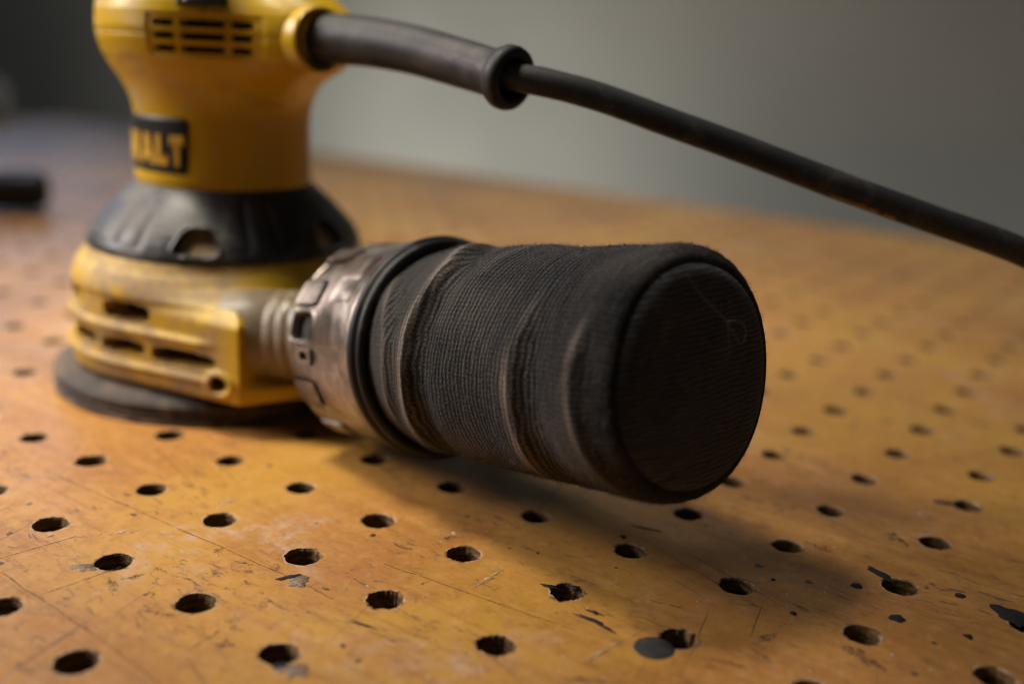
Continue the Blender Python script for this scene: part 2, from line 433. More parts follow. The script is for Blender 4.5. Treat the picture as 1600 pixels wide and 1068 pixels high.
def build_bench():
    V, F, fm, RM = [], [], [], []
    for i in range(I0, I1 + 1):
        for j in range(J0, J1 + 1):
            c = hole_xy(i, j)
            near = (c[1] < 9)
            n = 48 if near else 16
            hc = c.copy()
            if (i, j) in MEAS:
                q = on_bench(*MEAS[(i, j)])[:2] - c
                hc = c + q * min(1.0, 0.14 / max(1e-6, np.linalg.norm(q)))
            else:
                hc = c + rng.normal(size=2) * 0.02
            rag = RAGGED.get((i, j), 0.10 + 0.12 * rng.random())
            r0 = 0.133 + 0.006 * rng.normal()
            sd = rng.random() * 50
            a = np.linspace(0, 2 * np.pi, n, endpoint=False) + np.pi / 4
            rr = np.array([r0 * (1 + rag * (0.16 * noise.noise((math.cos(x) * 1.5 + sd, math.sin(x) * 1.5, sd)) + 0.26 * max(0, noise.noise((math.cos(x) * 4 + sd, math.sin(x) * 4, 3.3))) + 0.06 * noise.noise((math.cos(x) * 9 + sd, math.sin(x) * 9, 8.3)))) for x in a])
            ri = np.minimum(rr, r0 * (1 + 0.05 * rag)) - 0.006
            b0 = sum(len(x) for x in V)
            ca, sa = np.cos(a), np.sin(a)
            # cell border: a square turned 45 degrees (grid axes), same number of points
            k = 0.5 / np.maximum(np.abs(np.cos(a - np.pi / 4)), np.abs(np.sin(a - np.pi / 4)))
            # grid axes are at 45 deg: border directions measured from them
            kb = k
            ring = lambda cen, rad, z: np.stack([cen[0] + rad * ca, cen[1] + rad * sa, np.full(n, z)], 1)
            border = ring(c, kb, 0.0)
            V += [border, ring(hc, rr + 0.045, 0.0), ring(hc, rr + 0.006, -0.002), ring(hc, rr, -0.012 - 0.02 * rag), ring(hc, ri, -0.05 - 0.08 * rag), ring(hc, ri, -0.42)]
            RM += [np.zeros(n), np.zeros(n), np.full(n, 0.9), np.full(n, 1.0), np.full(n, .5), np.zeros(n)]
            for lv in range(5):
                for q in range(n):
                    q2 = (q + 1) % n
                    F.append((b0 + lv * n + q, b0 + lv * n + q2, b0 + (lv + 1) * n + q2, b0 + (lv + 1) * n + q))
                    fm.append(1 if lv >= 3 or (lv == 2 and rag > 0.3) else 0)
    V = np.concatenate(V)
    # outer skirt of the board
    lo_i, hi_i, lo_j, hi_j = I0 - .5, I1 + .5, J0 - .5, J1 + .5
    cs = [hole_xy(lo_i, lo_j), hole_xy(hi_i, lo_j), hole_xy(hi_i, hi_j), hole_xy(lo_i, hi_j)]
    b0 = len(V)
    ex = []
    for z in (0.0, -0.42):
        for q in cs:
            ex.append([q[0], q[1], z])
    V = np.vstack([V, ex])
    for q in range(4):
        q2 = (q + 1) % 4
        F.append((b0 + q, b0 + q2, b0 + 4 + q2, b0 + 4 + q)); fm.append(0)
    o = mk('bench_top', V, F, M['wood'], mats=[M['hole']], fm=fm, smooth=False, attrs={'rim': np.concatenate(RM + [np.zeros(8)])})
    # normals: make sure the top faces up
    me = o.data
    bm = bmesh.new(); bm.from_mesh(me)
    bmesh.ops.remove_doubles(bm, verts=bm.verts, dist=1e-6)
    bmesh.ops.recalc_face_normals(bm, faces=bm.faces)
    bm.faces.ensure_lookup_table()
    if sum(f.normal.z for f in bm.faces) < 0:
        bmesh.ops.reverse_faces(bm, faces=bm.faces)
    bm.to_mesh(me); bm.free()
    tag(o, 'worn varnished wooden bench top drilled with rows of round holes', kind='structure')
    return o
bench = build_bench()

def slab(name, quad, z0, z1, mat):
    V = [[*q, z0] for q in quad] + [[*q, z1] for q in quad]
    F = [(0, 1, 2, 3), (4, 5, 6, 7)] + [(q, (q + 1) % 4, 4 + (q + 1) % 4, 4 + q) for q in range(4)]
    return mk(name, V, F, mat, smooth=False)
cs = [hole_xy(I0 - .4, J0 - .4), hole_xy(I1 + .4, J0 - .4), hole_xy(I1 + .4, J1 + .4), hole_xy(I0 - .4, J1 + .4)]
tag(slab('light_leak_panel', cs, -0.9, -0.5, M['under']), 'added dark panel beneath the drilled bench top that stops light leaking through', kind='structure')  # panel added below the holes to keep light from leaking in
WD = 46.0
def wxy(along, off):
    return np.array([along * s2, -along * s2]) + np.array([(WD + off) * .5, (WD + off) * .5])
tag(slab('wall', [wxy(-90, 0), wxy(70, 0), wxy(70, 4), wxy(-90, 4)], -25, 70, M['wall']), 'plain grey wall behind the bench', kind='structure')

# marks that lie on the bench: dried paint, glue, a painted shadow, score lines
def blob(name, cx, cy, rx, ry, ang, mat, h=0.006, rough=0.35, n=22):
    sd = rng.random() * 99
    top, bot = [], []
    for q in range(n):
        t = 2 * math.pi * q / n
        k = 1 + rough * 1.6 * noise.noise((math.cos(t) * 1.6 + sd, math.sin(t) * 1.6, sd))
        x, y = rx * k * math.cos(t), ry * k * math.sin(t)
        X = cx + x * math.cos(ang) - y * math.sin(ang); Y = cy + x * math.sin(ang) + y * math.cos(ang)
        bot.append([X, Y, -0.004])
        top.append([cx + (X - cx) * .93, cy + (Y - cy) * .93, h])
    V = bot + top + [[cx, cy, h * 1.3]]
    F = [(q, (q + 1) % n, n + (q + 1) % n, n + q) for q in range(n)] + [(n + q, n + (q + 1) % n, 2 * n) for q in range(n)]
    return mk(name, V, F, mat, parent=bench)
def mark(name, p0, p1, width, mat, rough=0.3, h=0.006):
    """elongated blob between two places on the bench"""
    a, b = on_bench(*p0), on_bench(*p1)
    d = b - a
    return blob(name, *(0.5 * (a + b))[:2], max(np.linalg.norm(d) / 2, width), width, math.atan2(d[1], d[0]), mat, h, rough)
for p0, p1, w, mm, rg in [
    ((1352, 884), (1392, 906), .045, 'paint_and_shadow', .4), ((1460, 783), (1500, 789), .045, 'paint_and_shadow', .4),
    ((1560, 948), (1604, 978), .10, 'paint_and_shadow', .5), ((1334, 914), (1344, 916), .045, 'paint_and_shadow', .2),
    ((1392, 964), (1410, 967), .06, 'paint_and_shadow', .25), ((1236, 957), (1243, 959), .028, 'paint_and_shadow', .2),
    ((1493, 929), (1508, 932), .04, 'paint_and_shadow', .2), ((1205, 904), (1211, 906), .02, 'paint_and_shadow', .2),
    ((970, 837), (977, 839), .03, 'paint_and_shadow', .3), ((985, 820), (1035, 831), .016, 'paint_and_shadow', .4),
    ((578, 835), (587, 837), .028, 'graphite', .3), ((1508, 993), (1518, 995), .03, 'paint_and_shadow', .5),
    ((1380, 655), (1395, 660), .03, 'paint_and_shadow', .4), ((450, 912), (484, 904), .075, 'paint_grey', .5),
    ((436, 905), (470, 897), .035, 'paint_and_shadow', .6), ((440, 1043), (478, 1050), .085, 'paint_grey', .6),  # dark mark beside the grey spot is that spot's shadow, painted on
    ((428, 1036), (446, 1044), .05, 'paint_and_shadow', .5),
    ((340, 792), (370, 776), .05, 'paint_white', .7), ((72, 838), (84, 834), .03, 'paint_white', .5),
    ((165, 833), (212, 829), .022, 'paint_white', .9), ((744, 915), (782, 892), .022, 'paint_white', .8),
    ((920, 1030), (982, 996), .014, 'paint_white', .6), ((985, 994), (1010, 980), .007, 'paint_white', .6),
    ((1278, 836), (1289, 837), .035, 'paint_white', .4), ((1262, 1047), (1271, 1048), .02, 'paint_white', .3),
    ((645, 938), (652, 939), .02, 'paint_white', .3), ((660, 933), (666, 933), .014, 'paint_white', .3),
    ((752, 1046), (760, 1046), .03, 'paint_white', .5), ((110, 884), (146, 888), .06, 'paint_grey', .6),
    ((334, 862), (348, 856), .025, 'brown_stain', .6), ((368, 876), (398, 884), .016, 'brown_stain', .8),
    ((190, 905), (226, 898), .03, 'brown_stain', .8), ((170, 902), (182, 930), .03, 'brown_stain', .8),
    ((225, 930), (242, 925), .03, 'brown_stain', .7), ((230, 955), (270, 962), .03, 'brown_stain', .8),
    ((296, 1014), (344, 984), .012, 'brown_stain', .6), ((345, 1000), (360, 1010), .045, 'brown_stain', .8),
    ((650, 915), (668, 908), .016, 'brown_stain', .7), ((905, 960), (960, 985), .022, 'paint_and_shadow', 1.2),
    ((918, 952), (940, 962), .02, 'paint_and_shadow', 1.0), ((843, 912), (868, 918), .02, 'paint_and_shadow', .9),
    ((690, 842), (720, 838), .03, 'brown_stain', .9), ((888, 915), (908, 918), .02, 'paint_and_shadow', .9),
    ((640, 988), (688, 1002), .008, 'brown_stain', .5), ((1010, 936), (1060, 948), .007, 'brown_stain', .5),
    ((550, 970), (588, 982), .010, 'paint_and_shadow', .7), ((1120, 1030), (1160, 1042), .02, 'brown_stain', .9),
    ((880, 1058), (950, 1066), .03, 'brown_stain', .8), ((1320, 1010), (1370, 1040), .06, 'brown_stain', .9),
    ((1190, 1000), (1210, 990), .035, 'brown_stain', .9), ((1380, 830), (1410, 846), .07, 'brown_stain', .9),
    ((1270, 850), (1300, 862), .045, 'brown_stain', .9)]:
    mark({'paint_and_shadow': 'drip_or_shadow', 'graphite': 'drip_or_shadow', 'paint_grey': 'glue_spot', 'paint_white': 'paint_smear', 'brown_stain': 'stain'}[mm],
         p0, p1, w, M[mm], rg, h=0.002 if mm == 'brown_stain' else 0.005)
p = on_bench(1022, 1012)
blob('grey_disc', p[0], p[1], .152, .152, 0, M['graphite'], .005, .02, 40)['label'] = 'flat round graphite grey disc beside a ragged hole'
for p0, p1 in [((92, 744), (441, 896)), ((441, 896), (520, 935)), ((0, 893), (160, 1000)), ((160, 1000), (250, 1068)), ((0, 872), (118, 838)), ((60, 930), (190, 885)), ((600, 880), (900, 985))]:
    a, b = on_bench(*p0), on_bench(*p1)
    pts = np.array([a + (b - a) * t + np.array([1, 1, 0]) * 0.01 * noise.noise((t * 6, p0[0], 0)) for t in np.linspace(0, 1, 24)])
    d = (b - a)[:2] / np.linalg.norm((b - a)[:2]); nn = np.array([-d[1], d[0], 0])
    w = np.array([0.005 * (1.0 + .8 * noise.noise((t * 9, p0[1], 2))) for t in np.linspace(0, 1, 24)])[:, None]
    V = np.concatenate([pts + nn * w, pts - nn * w]); V[:, 2] = 0.0022
    mk('score_line', V, [(q, q + 1, 25 + q, 24 + q) for q in range(23)], M['score'], parent=bench)

# ------------------------------------------------------------------ the sander
C0 = np.array([1.755, 2.27, 0.0])
sander = bpy.data.objects.new('orbital_sander', None)
col.objects.link(sander)
sander.location = Vector(C0) * S
sander.empty_display_size = 0.05
tag(sander, 'yellow and black electric orbital sander with a dark cloth dust bag and trailing cord', 'sander')

def part(name, V, F, mat, parent=None, **kw):
    return mk(name, V, F, mat, parent=parent or sander, origin=C0, **kw)

def pol(az, r, z):
    az = np.radians(az)
    return np.stack([C0[0] + r * np.cos(az), C0[1] + r * np.sin(az), np.broadcast_to(z, np.shape(az))], -1)

# pad
V, F = lathe([(.045, 0), (.045, 1.9), (.05, 2.03), (.075, 2.055), (.115, 2.06), (.125, 2.03), (.15, 2.035), (.165, 2.06), (.22, 2.05), (.27, 1.98), (.31, 1.75), (.36, 1.5), (.40, 1.0), (.40, 0)], C0, (0, 0, 1), 160)
pad = part('sanding_pad', V, F, M['pad'])
V, F = lathe([(.004, 0), (.004, 2.05), (.02, 2.068), (.040, 2.06), (.042, 0)], C0, (0, 0, 1), 160)
part('sanding_disc', V, F, M['abrasive'], pad)

# skirt housing with volute block
def prof(z, tab):
    zs, rs = zip(*tab)
    return np.interp(z, zs, rs)
AZ = np.arange(0, 720) * 0.5 - 360
zs = np.concatenate([np.linspace(.34, .40, 4), np.linspace(.415, 1.30, 66), np.linspace(1.32, 1.72, 22)])
A, Z = np.meshgrid(AZ, zs)
a180 = (A + 180) % 360 - 180
r = prof(Z, [(.34, 1.75), (.355, 1.80), (.40, 1.82), (.60, 1.82), (.9, 1.795), (1.3, 1.775), (1.42, 1.74), (1.56, 1.67), (1.68, 1.61), (1.72, 1.55)])
face_lo = 2.365 / np.maximum(np.cos(np.radians(a180 + 70)), .3)
face_hi = 1.863 / np.maximum(np.cos(np.radians(a180 + 42)), .3)
kz = sstep(Z, .50, .66)
face = face_lo * (1 - kz) + face_hi * kz
grow = 1.819 / np.maximum(np.cos(np.radians(a180 + 122.8)), .3)
side = 1.82 + 1.6 * sstep(-a180, 20, 48)
blk = np.minimum(np.minimum(grow, face), side)
blk = np.where((a180 > -122.8) & (a180 < -18), blk, 1.82)
w = 1 - sstep(Z, 1.16, 1.52)
r = r + np.maximum(blk - 1.82, 0) * w
# ridges and slots
def box(a, a0, a1, e):
    return sstep(a, a0, a0 + e) * (1 - sstep(a, a1 - e, a1))
rid = np.exp(-((Z - .955) / .04) ** 2) + .9 * np.exp(-((Z - .56) / .04) ** 2)
solid = ((a180 > -80) & (a180 < -18))
r = r + .045 * rid * (~solid) * (1 - sstep(a180, -94, -86) * (a180 < 0)) + .03 * sstep(Z, 1.27, 1.33) * (1 - sstep(Z, 1.5, 1.6))
rec = np.zeros_like(r)
def oval(ac, aw, zc, zh):
    da = np.abs(a180 - ac) / aw; dz = np.abs(Z - zc) / zh
    return (da ** 3.2 + dz ** 3.2) < 1
ov = np.zeros_like(r, bool)
for ac in (-121.3, -158, 168, 132, 96, 60, 24):
    ov |= oval(ac, 10.8, 1.145, .105)
for k, (a0, a1) in enumerate([(-133, -113), (-110, -87.5), (-154, -135.5), (-173, -155), (165, 185), (140, 162), (115, 137), (90, 112), (65, 87), (40, 62), (15, 37)]):
    ov |= oval((a0 + a1) / 2, (a1 - a0) / 2, .755, .085)
hole_d = np.hypot(np.radians(a180 + 86.9) * 2.25, Z - .55)
r = r + .04 * np.exp(-((hole_d - .12) / .035) ** 2)
ov |= hole_d < .08
r2 = np.where(ov, r - .30, r)
V = pol(A.ravel(), r2.ravel(), Z.ravel())
F = gridf(len(zs), 720)
om = ov.ravel()
fm = [1 if (om[f[0]] and om[f[1]] and om[f[2]] and om[f[3]]) else 0 for f in F]
skirt = part('skirt_housing', V, F, M['yellow_dusty'], mats=[M['interior']], fm=fm)
sharp(skirt, 50)
V, F = lathe([(.345, 1.76), (.38, 1.2), (.40, .8)], C0, (0, 0, 1), 120)
part('skirt_floor', V, F, M['interior'], skirt)

# dark rubber collar
zs = np.linspace(1.67, 2.42, 90)
A, Z = np.meshgrid(AZ, zs)
a180 = (A + 180) % 360 - 180
r = prof(Z, [(1.67, 1.55), (1.685, 1.605), (1.71, 1.615), (1.77, 1.60), (1.87, 1.55), (1.97, 1.475), (2.07, 1.385), (2.17, 1.285), (2.27, 1.18), (2.37, 1.07), (2.40, 1.035), (2.42, 1.0)])
for ac in (-133, -121, -75, -63, -15, -3, 45, 57, 105, 117, 165, 177):
    r = r - .03 * np.exp(-((a180 - ac) / 2.0) ** 2) * sstep(Z, 1.78, 1.86) * (1 - sstep(Z, 2.25, 2.36))
r = r - .015 * np.exp(-((a180 + 67.5) / .6) ** 2)
dmask = np.zeros_like(r, bool); lip = np.zeros_like(r)
for ac in (-96, -35, 25, 85, 145):
    d = (a180 - ac + 180) % 360 - 180
    half = 9.2 - 3.2 * sstep(Z, 1.82, 2.10)
    dd = (np.abs(d) / half) ** 4 + (np.abs(Z - 1.915) / .145) ** 4
    dmask |= dd < 1
    lip += .02 * np.exp(-((dd - 1.25) / .35) ** 2)
r = np.where(dmask, r - .16 + .10 * (2.1 - Z), r + lip)
V = pol(A.ravel(), r.ravel(), Z.ravel())
F = gridf(len(zs), 720)
om = dmask.ravel()
fm = [1 if (om[f[0]] and om[f[1]] and om[f[2]] and om[f[3]]) else 0 for f in F]
collar = part('rubber_collar', V, F, M['rubber'], mats=[M['tan_interior']], fm=fm)
sharp(collar, 60)

# yellow grip and head
zs = np.concatenate([np.linspace(2.38, 3.80, 90), np.linspace(3.805, 4.34, 108), np.linspace(4.36, 5.22, 60)])
A, Z = np.meshgrid(AZ, zs)
a180 = (A + 180) % 360 - 180
r = prof(Z, [(2.38, .99), (2.40, 1.02), (2.44, 1.03), (2.8, 1.01), (3.1, 1.005), (3.25, 1.015), (3.40, 1.055), (3.55, 1.13), (3.70, 1.235), (3.85, 1.32), (4.0, 1.365), (4.15, 1.38), (4.35, 1.365), (4.55, 1.30), (4.75, 1.18), (4.92, 1.0), (5.05, .80), (5.15, .52), (5.20, .26), (5.22, .0)])
k = np.ones(9) / 9
r1 = np.convolve(np.pad(r[:, 0], 4, mode='edge'), k, 'valid'); r1[-1] = 0; r1[0] = .99
r = np.repeat(r1[:, None], 720, 1)
r = r + .60 * np.exp(-(np.abs(a180 + 46) / 23.0) ** 3) * np.exp(-(np.abs(Z - 4.09) / .50) ** 3)
panel = box(a180, -118, -67.5, 1.5) * sstep(Z, 3.845, 3.87) * (1 - sstep(Z, 4.27, 4.295))
r = r - .018 * panel - .016 * np.exp(-((Z - 4.075) / .008) ** 2) * (1 - panel)
slot = np.zeros_like(r, bool)
for zc in (3.933, 4.063, 4.192):
    for a0, a1 in ((-114.8, -104.5), (-101.8, -82.0), (-79.2, -71.2)):
        d = (np.abs(a180 - (a0 + a1) / 2) / ((a1 - a0) / 2)) ** 6 + (np.abs(Z - zc) / .036) ** 4
        slot |= d < 1
r = np.where(slot, r - .12, r)
V = pol(A.ravel(), r.ravel(), Z.ravel())
F = gridf(len(zs), 720)
om = slot.ravel()
fm = [1 if (om[f[0]] and om[f[1]] and om[f[2]] and om[f[3]]) else 0 for f in F]
grip = part('grip_housing', V, F, M['yellow'], mats=[M['interior']], fm=fm)
sharp(grip, 60)

def patch(name, a0, a1, z0, z1, rfun, thick, mat, parent, rc=0.06, na=60, nz=24):
    """rounded plate wrapped on the body"""
    av = np.linspace(a0, a1, na); zv = np.linspace(z0, z1, nz)
    A, Z = np.meshgrid(av, zv)
    rm = rfun(z0)
    wx = abs(a1 - a0) * math.pi / 180 * rm
    X = (A - a0) * math.pi / 180 * rm; Y = Z - z0; H = z1 - z0
    def squeeze(X, Y):
        # round the corners: pull the outer rows in
        dy = np.minimum(Y, H - Y)
        ins = np.where(dy < rc, rc - np.sqrt(np.maximum(rc ** 2 - (rc - dy) ** 2, 0)), 0)
        return ins + (wx - 2 * ins) * (X / wx)
    X = squeeze(X, Y)
    Ad = a0 + X / rm * 180 / math.pi
    ed = np.minimum(np.minimum(X, wx - X), np.minimum(Y, H - Y))
    rr = np.vectorize(rfun)(Z) + thick * sstep(ed, -.001, .03)
    V = pol(Ad.ravel(), rr.ravel(), Z.ravel())
    return part(name, V, gridf(nz, na, False), mat, parent)
colr = lambda z: 1.072
plate = patch('name_plate', -212, -105.2, 2.55, 3.20, lambda z: 1.002, .026, M['black'], grip, rc=.07)
ro = [0]
def letter(outline, a_left, a_right, z0=2.665, z1=3.0):
    pts = np.array(outline, float)
    n = len(pts)
    az = a_left + (a_right - a_left) * pts[:, 0]
    z = z0 + (z1 - z0) * pts[:, 1]
    front = pol(az, np.full(n, 1.042), z); back = pol(az, np.full(n, 1.01), z)
    bm = bmesh.new()
    fv = [bm.verts.new(((v - C0) * S).tolist()) for v in front]
    bv = [bm.verts.new(((v - C0) * S).tolist()) for v in back]
    from mathutils.geometry import tessellate_polygon
    for tri in tessellate_polygon([[Vector((p_[0], p_[1], 0)) for p_ in pts]]):
        bm.faces.new([fv[q] for q in tri])
    for q in range(n):
        bm.faces.new((fv[q], fv[(q + 1) % n], bv[(q + 1) % n], bv[q]))
    bmesh.ops.recalc_face_normals(bm, faces=bm.faces)
    me = bpy.data.meshes.new('letter'); bm.to_mesh(me); bm.free()
    me.materials.append(M['letter'])
    o = bpy.data.objects.new('letter', me); col.objects.link(o); o.parent = grip
LT = {
 'T': [(.33, 0), (.67, 0), (.67, .76), (.86, .76), (.86, .66), (1, .66), (1, 1), (0, 1), (0, .66), (.14, .66), (.14, .76), (.33, .76)],
 'L': [(0, 0), (1, 0), (1, .36), (.84, .36), (.84, .24), (.46, .24), (.46, 1), (0, 1)],
 'A': [(0, 0), (.27, 0), (.33, .20), (.67, .20), (.73, 0), (1, 0), (.66, 1), (.5, 1), (.5, .80), (.60, .40), (.40, .40), (.499, .80), (.499, 1), (.34, 1)],
 'W': [(.16, 0), (.40, 0), (.5, .5), (.60, 0), (.84, 0), (1, 1), (.78, 1), (.70, .42), (.60, 1), (.40, 1), (.30, .42), (.22, 1), (0, 1)],
 'E': [(0, 0), (1, 0), (1, .24), (.42, .24), (.42, .40), (.85, .40), (.85, .60), (.42, .60), (.42, .77), (1, .77), (1, 1), (0, 1)],
 'D': [(0, 0), (.62, 0), (.9, .15), (1, .38), (1, .62), (.9, .85), (.62, 1), (.001, 1), (.001, .995), (.38, .78), (.56, .78), (.64, .65), (.64, .35), (.56, .22), (.38, .22), (.38, .775), (0, .99)]}
for ch, a0, a1 in (('T', -118.4, -108.4), ('L', -129.5, -120.0), ('A', -145.5, -130.5), ('W', -169, -147), ('E', -182, -171), ('D', -196, -184)):
    letter(LT[ch], a0, a1)

# rocker switch on the head
hr = lambda z: float(np.interp(z, zs, r1))
sw = patch('rocker_switch', -103.5, -80.5, 4.365, 4.78, lambda z: hr(z) - .01, .045, M['black'], grip, rc=.05, na=30, nz=24)
patch('switch_mark', -100.2, -97.2, 4.395, 4.47, lambda z: hr(z) + .03, .012, M['white_mark'], grip, rc=.02, na=8, nz=8)

# cord boss, strain relief, cord
cpath = catmull([(2.40, 1.35, 4.075), (2.812, .97, 4.089), (3.312, .524, 4.103), (3.81, .007, 4.051), (4.27, -.517, 3.95), (4.653, -.975, 3.854)], 16)
bd = np.array([2.82 - 2.3, .78 - 1.45, .0]); bd /= np.linalg.norm(bd)
V, F = lathe([(-1.0, .32), (-.5, .335), (-.2, .345), (-.03, .345), (.0, .335), (.012, .318), (.01, .305), (-.06, .275), (-.16, .0)], np.array([2.93, .74, 4.09]), bd, 80)
part('cord_boss', V, F, M['yellow'], grip)
n = len(cpath); tt = np.linspace(0, 1, n)
rel = np.interp(tt, [0, .25, .6, .93, .96, .985, 1.0], [.265, .262, .238, .222, .228, .25, .27])
V, F = tube(cpath, rel, 40, caps=False)
relief = part('strain_relief', V, F, M['relief'])
ed = cpath[-1] - cpath[-3]; ed /= np.linalg.norm(ed)
V, F = lathe([(-.10, .20), (-.10, .235), (-.07, .272), (-.02, .295), (.04, .298), (.085, .284), (.10, .26), (.10, .215), (.085, .19), (.02, .178), (-.10, .172)], cpath[-1], ed, 64)
part('relief_collar', V, F, M['relief'], relief)
kp = [(4.45, -.80, 3.91), (4.67, -1.0, 3.868), (5.029, -1.151, 3.82), (5.49, -1.255, 3.72), (6.13, -1.393, 3.526), (6.719, -1.507, 3.35), (7.61, -1.682, 3.066), (8.495, -1.875, 2.80), (9.389, -2.07, 2.528), (10.5, -2.3, 2.05), (11.6, -2.4, 1.35), (12.6, -2.3, .60), (13.4, -2.0, .20), (14.4, -1.5, .14), (16.0, -.6, .14)]
kpath = catmull(kp, 16)
rad = .131 + .003 * np.array([noise.noise((i * .12, 0, 0)) for i in range(len(kpath))])
V, F = tube(kpath, rad, 32)
cord = part('power_cord', V, F, M['cord'])
# chips of yellow paint on the underside of the cord
for (px, py, dep, lx, ly) in [(1316, 311, 9.71, .12, .022), (1340, 321, 9.71, .075, .035), (1362, 327, 9.71, .06, .028), (1386, 338, 9.71, .07, .02)]:
    d = FW + RT * ((px - 800) / 1649.586) - UP * ((py - 534) / 1649.586)
    p = np.array(CP + d * dep)
    k = int(np.argmin(((kpath - p) ** 2).sum(1)))
    tg = kpath[k + 1] - kpath[k]; tg /= np.linalg.norm(tg)
    o = -np.array(UP); o = o - tg * (o @ tg); o /= np.linalg.norm(o)
    # turn the direction to the camera side
    bn = np.cross(tg, o)
    sgn = 1 if bn @ (np.array(CP) - kpath[k]) > 0 else -1
    pts = []
    nn = 16; sd = rng.random() * 20
    base_ang = math.radians(24)
    for q in range(nn):
        t = 2 * math.pi * q / nn
        kk = 1 + .5 * noise.noise((math.cos(t) * 1.8 + sd, math.sin(t) * 1.8, sd))
        al = lx * kk * math.cos(t); an = base_ang + ly * kk * math.sin(t) / .131
        pts.append(kpath[k] + tg * al + .1355 * (math.cos(an) * o + sgn * math.sin(an) * bn))
    cen = kpath[k] + .137 * (math.cos(base_ang) * o + sgn * math.sin(base_ang) * bn)
    part('paint_fleck', pts + [cen], [(q, (q + 1) % nn, nn) for q in range(nn)], M['flake'], cord)

# dust port tube between block and ring
P0 = np.array([2.32, .42, 1.00]); P1 = np.array([3.42, .0, 1.08])
dv = (P1 - P0); Lp = np.linalg.norm(dv); dv /= Lp
pr = [(-.35, .48)]
for s_ in (.18, .32, .46):
    pr += [(s_, .48), (s_ + .01, .472), (s_ + .02, .472), (s_ + .03, .48)]
pr += [(.70, .47), (1.1, .44)]
V, F = lathe(pr, P0, dv, 64)
part('dust_port', V, F, M['tube'])
# ------------------------------------------------------------------ dust bag (part of the sander)
BA = np.array([0.53636474, -0.82592928, 0.17364818])
BN = np.array([-0.83867057, -0.54463904, 0.0])        # towards the photograph's left, level
BU = np.array([-0.09457558, 0.14563362, 0.98480775])
BF = np.array([4.14, -1.05, 1.28])
def bagp(phi, s, r):
    phi, s, r = np.broadcast_arrays(phi, s, r)
    return BF + s[..., None] * BA + (r * np.sin(phi))[..., None] * BN + (r * np.cos(phi))[..., None] * BU

def fold(phi, s, table, width, fade):
    """a crease: table of (phi deg, s); returns height 0..1"""
    pd = (np.degrees(phi) + 180) % 360 - 180
    ps, ss = zip(*table)
    s0 = np.interp(pd, ps, ss)
    f = sstep(pd, fade[0], fade[1]) * (1 - sstep(pd, fade[2], fade[3]))
    d = (s - s0)
    return f * (np.where(d < 0, np.exp(-(d / (width * 3.4)) ** 2), np.exp(-(d / (width * .85)) ** 2)) - .38 * np.exp(-((d - width * 2.4) / (width * 1.3)) ** 2)), f * (.8 * np.exp(-((d + .02) / (width * .40)) ** 2) + .28 * np.exp(-(d / (width * 1.5)) ** 2))

NP, NS = 640, 420
ph = np.linspace(0, 2 * np.pi, NP, endpoint=False)
sv = np.concatenate([np.linspace(-.12, 2.80, 360), np.linspace(2.807, 3.10, 50)])
PH, SV = np.meshgrid(ph, sv)
nzv = np.zeros_like(PH)
def lowns(PH, SV, fr, fs, off):
    out = np.zeros(PH.shape)
    # cheap smooth noise: random harmonic sum, periodic in phi
    r_ = np.random.default_rng(off)
    for _ in range(14):
        m = r_.integers(1, fr + 1); w = r_.normal() * fs; p_ = r_.random() * 6.28
        out += np.sin(m * PH + w * SV + p_) / 14 * 2
    return out
base = prof(SV, [(-.12, .88), (0, .915), (.2, .945), (.6, .965), (1.0, .98), (1.6, .985), (2.1, .985), (2.6, .99), (2.8, .995), (2.9, .995), (2.97, .988), (3.03, .97), (3.07, .945), (3.095, .915), (3.10, .87)])
ends = sstep(SV, 0.0, .4)
rr = base + ends * (1 - sstep(SV, 2.85, 3.08)) * (.014 * lowns(PH, SV, 4, 2.2, 3) + .012 * lowns(PH, SV, 7, 5, 4))
FOLDS = [
 ([(-40, .55), (5, .74), (31, .90), (47, .89), (61, .83), (75, .785), (89, .77), (104, .735), (121, .69), (141, .62), (175, .5)], .085, (-25, 25, 110, 165), .095),
 ([(0, -.1), (38, .17), (59, .36), (76, .50), (97, .47), (118, .37), (150, .2)], .075, (20, 60, 105, 140), .050),
 ([(20, 2.35), (58, 2.20), (72, 2.165), (87, 2.13), (103, 2.11), (120, 2.115), (137, 2.09), (160, 2.0)], .10, (40, 80, 115, 160), .075),
 ([(20, 2.87), (56, 2.85), (67, 2.82), (81, 2.79), (92, 2.785), (104, 2.80), (116, 2.83), (129, 2.87), (150, 2.92)], .080, (45, 80, 112, 160), .065),
 ([(-90, 1.5), (0, 1.45), (40, 1.35), (70, 1.55), (100, 1.6), (140, 1.4)], .16, (-60, -10, 20, 60), .018),
 ([(-120, .8), (-60, 1.0), (0, .6)], .10, (-150, -110, -60, -30), .05),
 ([(-150, 2.1), (-90, 2.2), (-30, 2.0)], .12, (-160, -120, -70, -30), .05)]
dust = np.zeros_like(rr)
for tab, wd, fd, hh in FOLDS:
    f, cr = fold(PH, SV, tab, wd, fd)
    rr += hh * f
    dust += cr * hh * 14.0
dust = dust * (.65 + .5 * (lowns(PH, SV, 9, 9, 11)))
dust += .22 * np.clip(lowns(PH, SV, 5, 3, 21) - .05, 0, 1)
dust += .30 * sstep(np.cos(PH), .80, 1.0) * sstep(SV, 2.6, 2.95) * 0.5
dust += .12 * (1 - sstep(SV, .1, 1.0))
# pucker along the end seam
rr += .0025 * np.sin(PH * 46 + 3 * np.sin(PH * 5)) * sstep(SV, 2.9, 3.0) * (1 - sstep(SV, 3.05, 3.1))
rr += .009 * np.cos(4 * PH - 2.2) * sstep(SV, 2.2, 2.9)
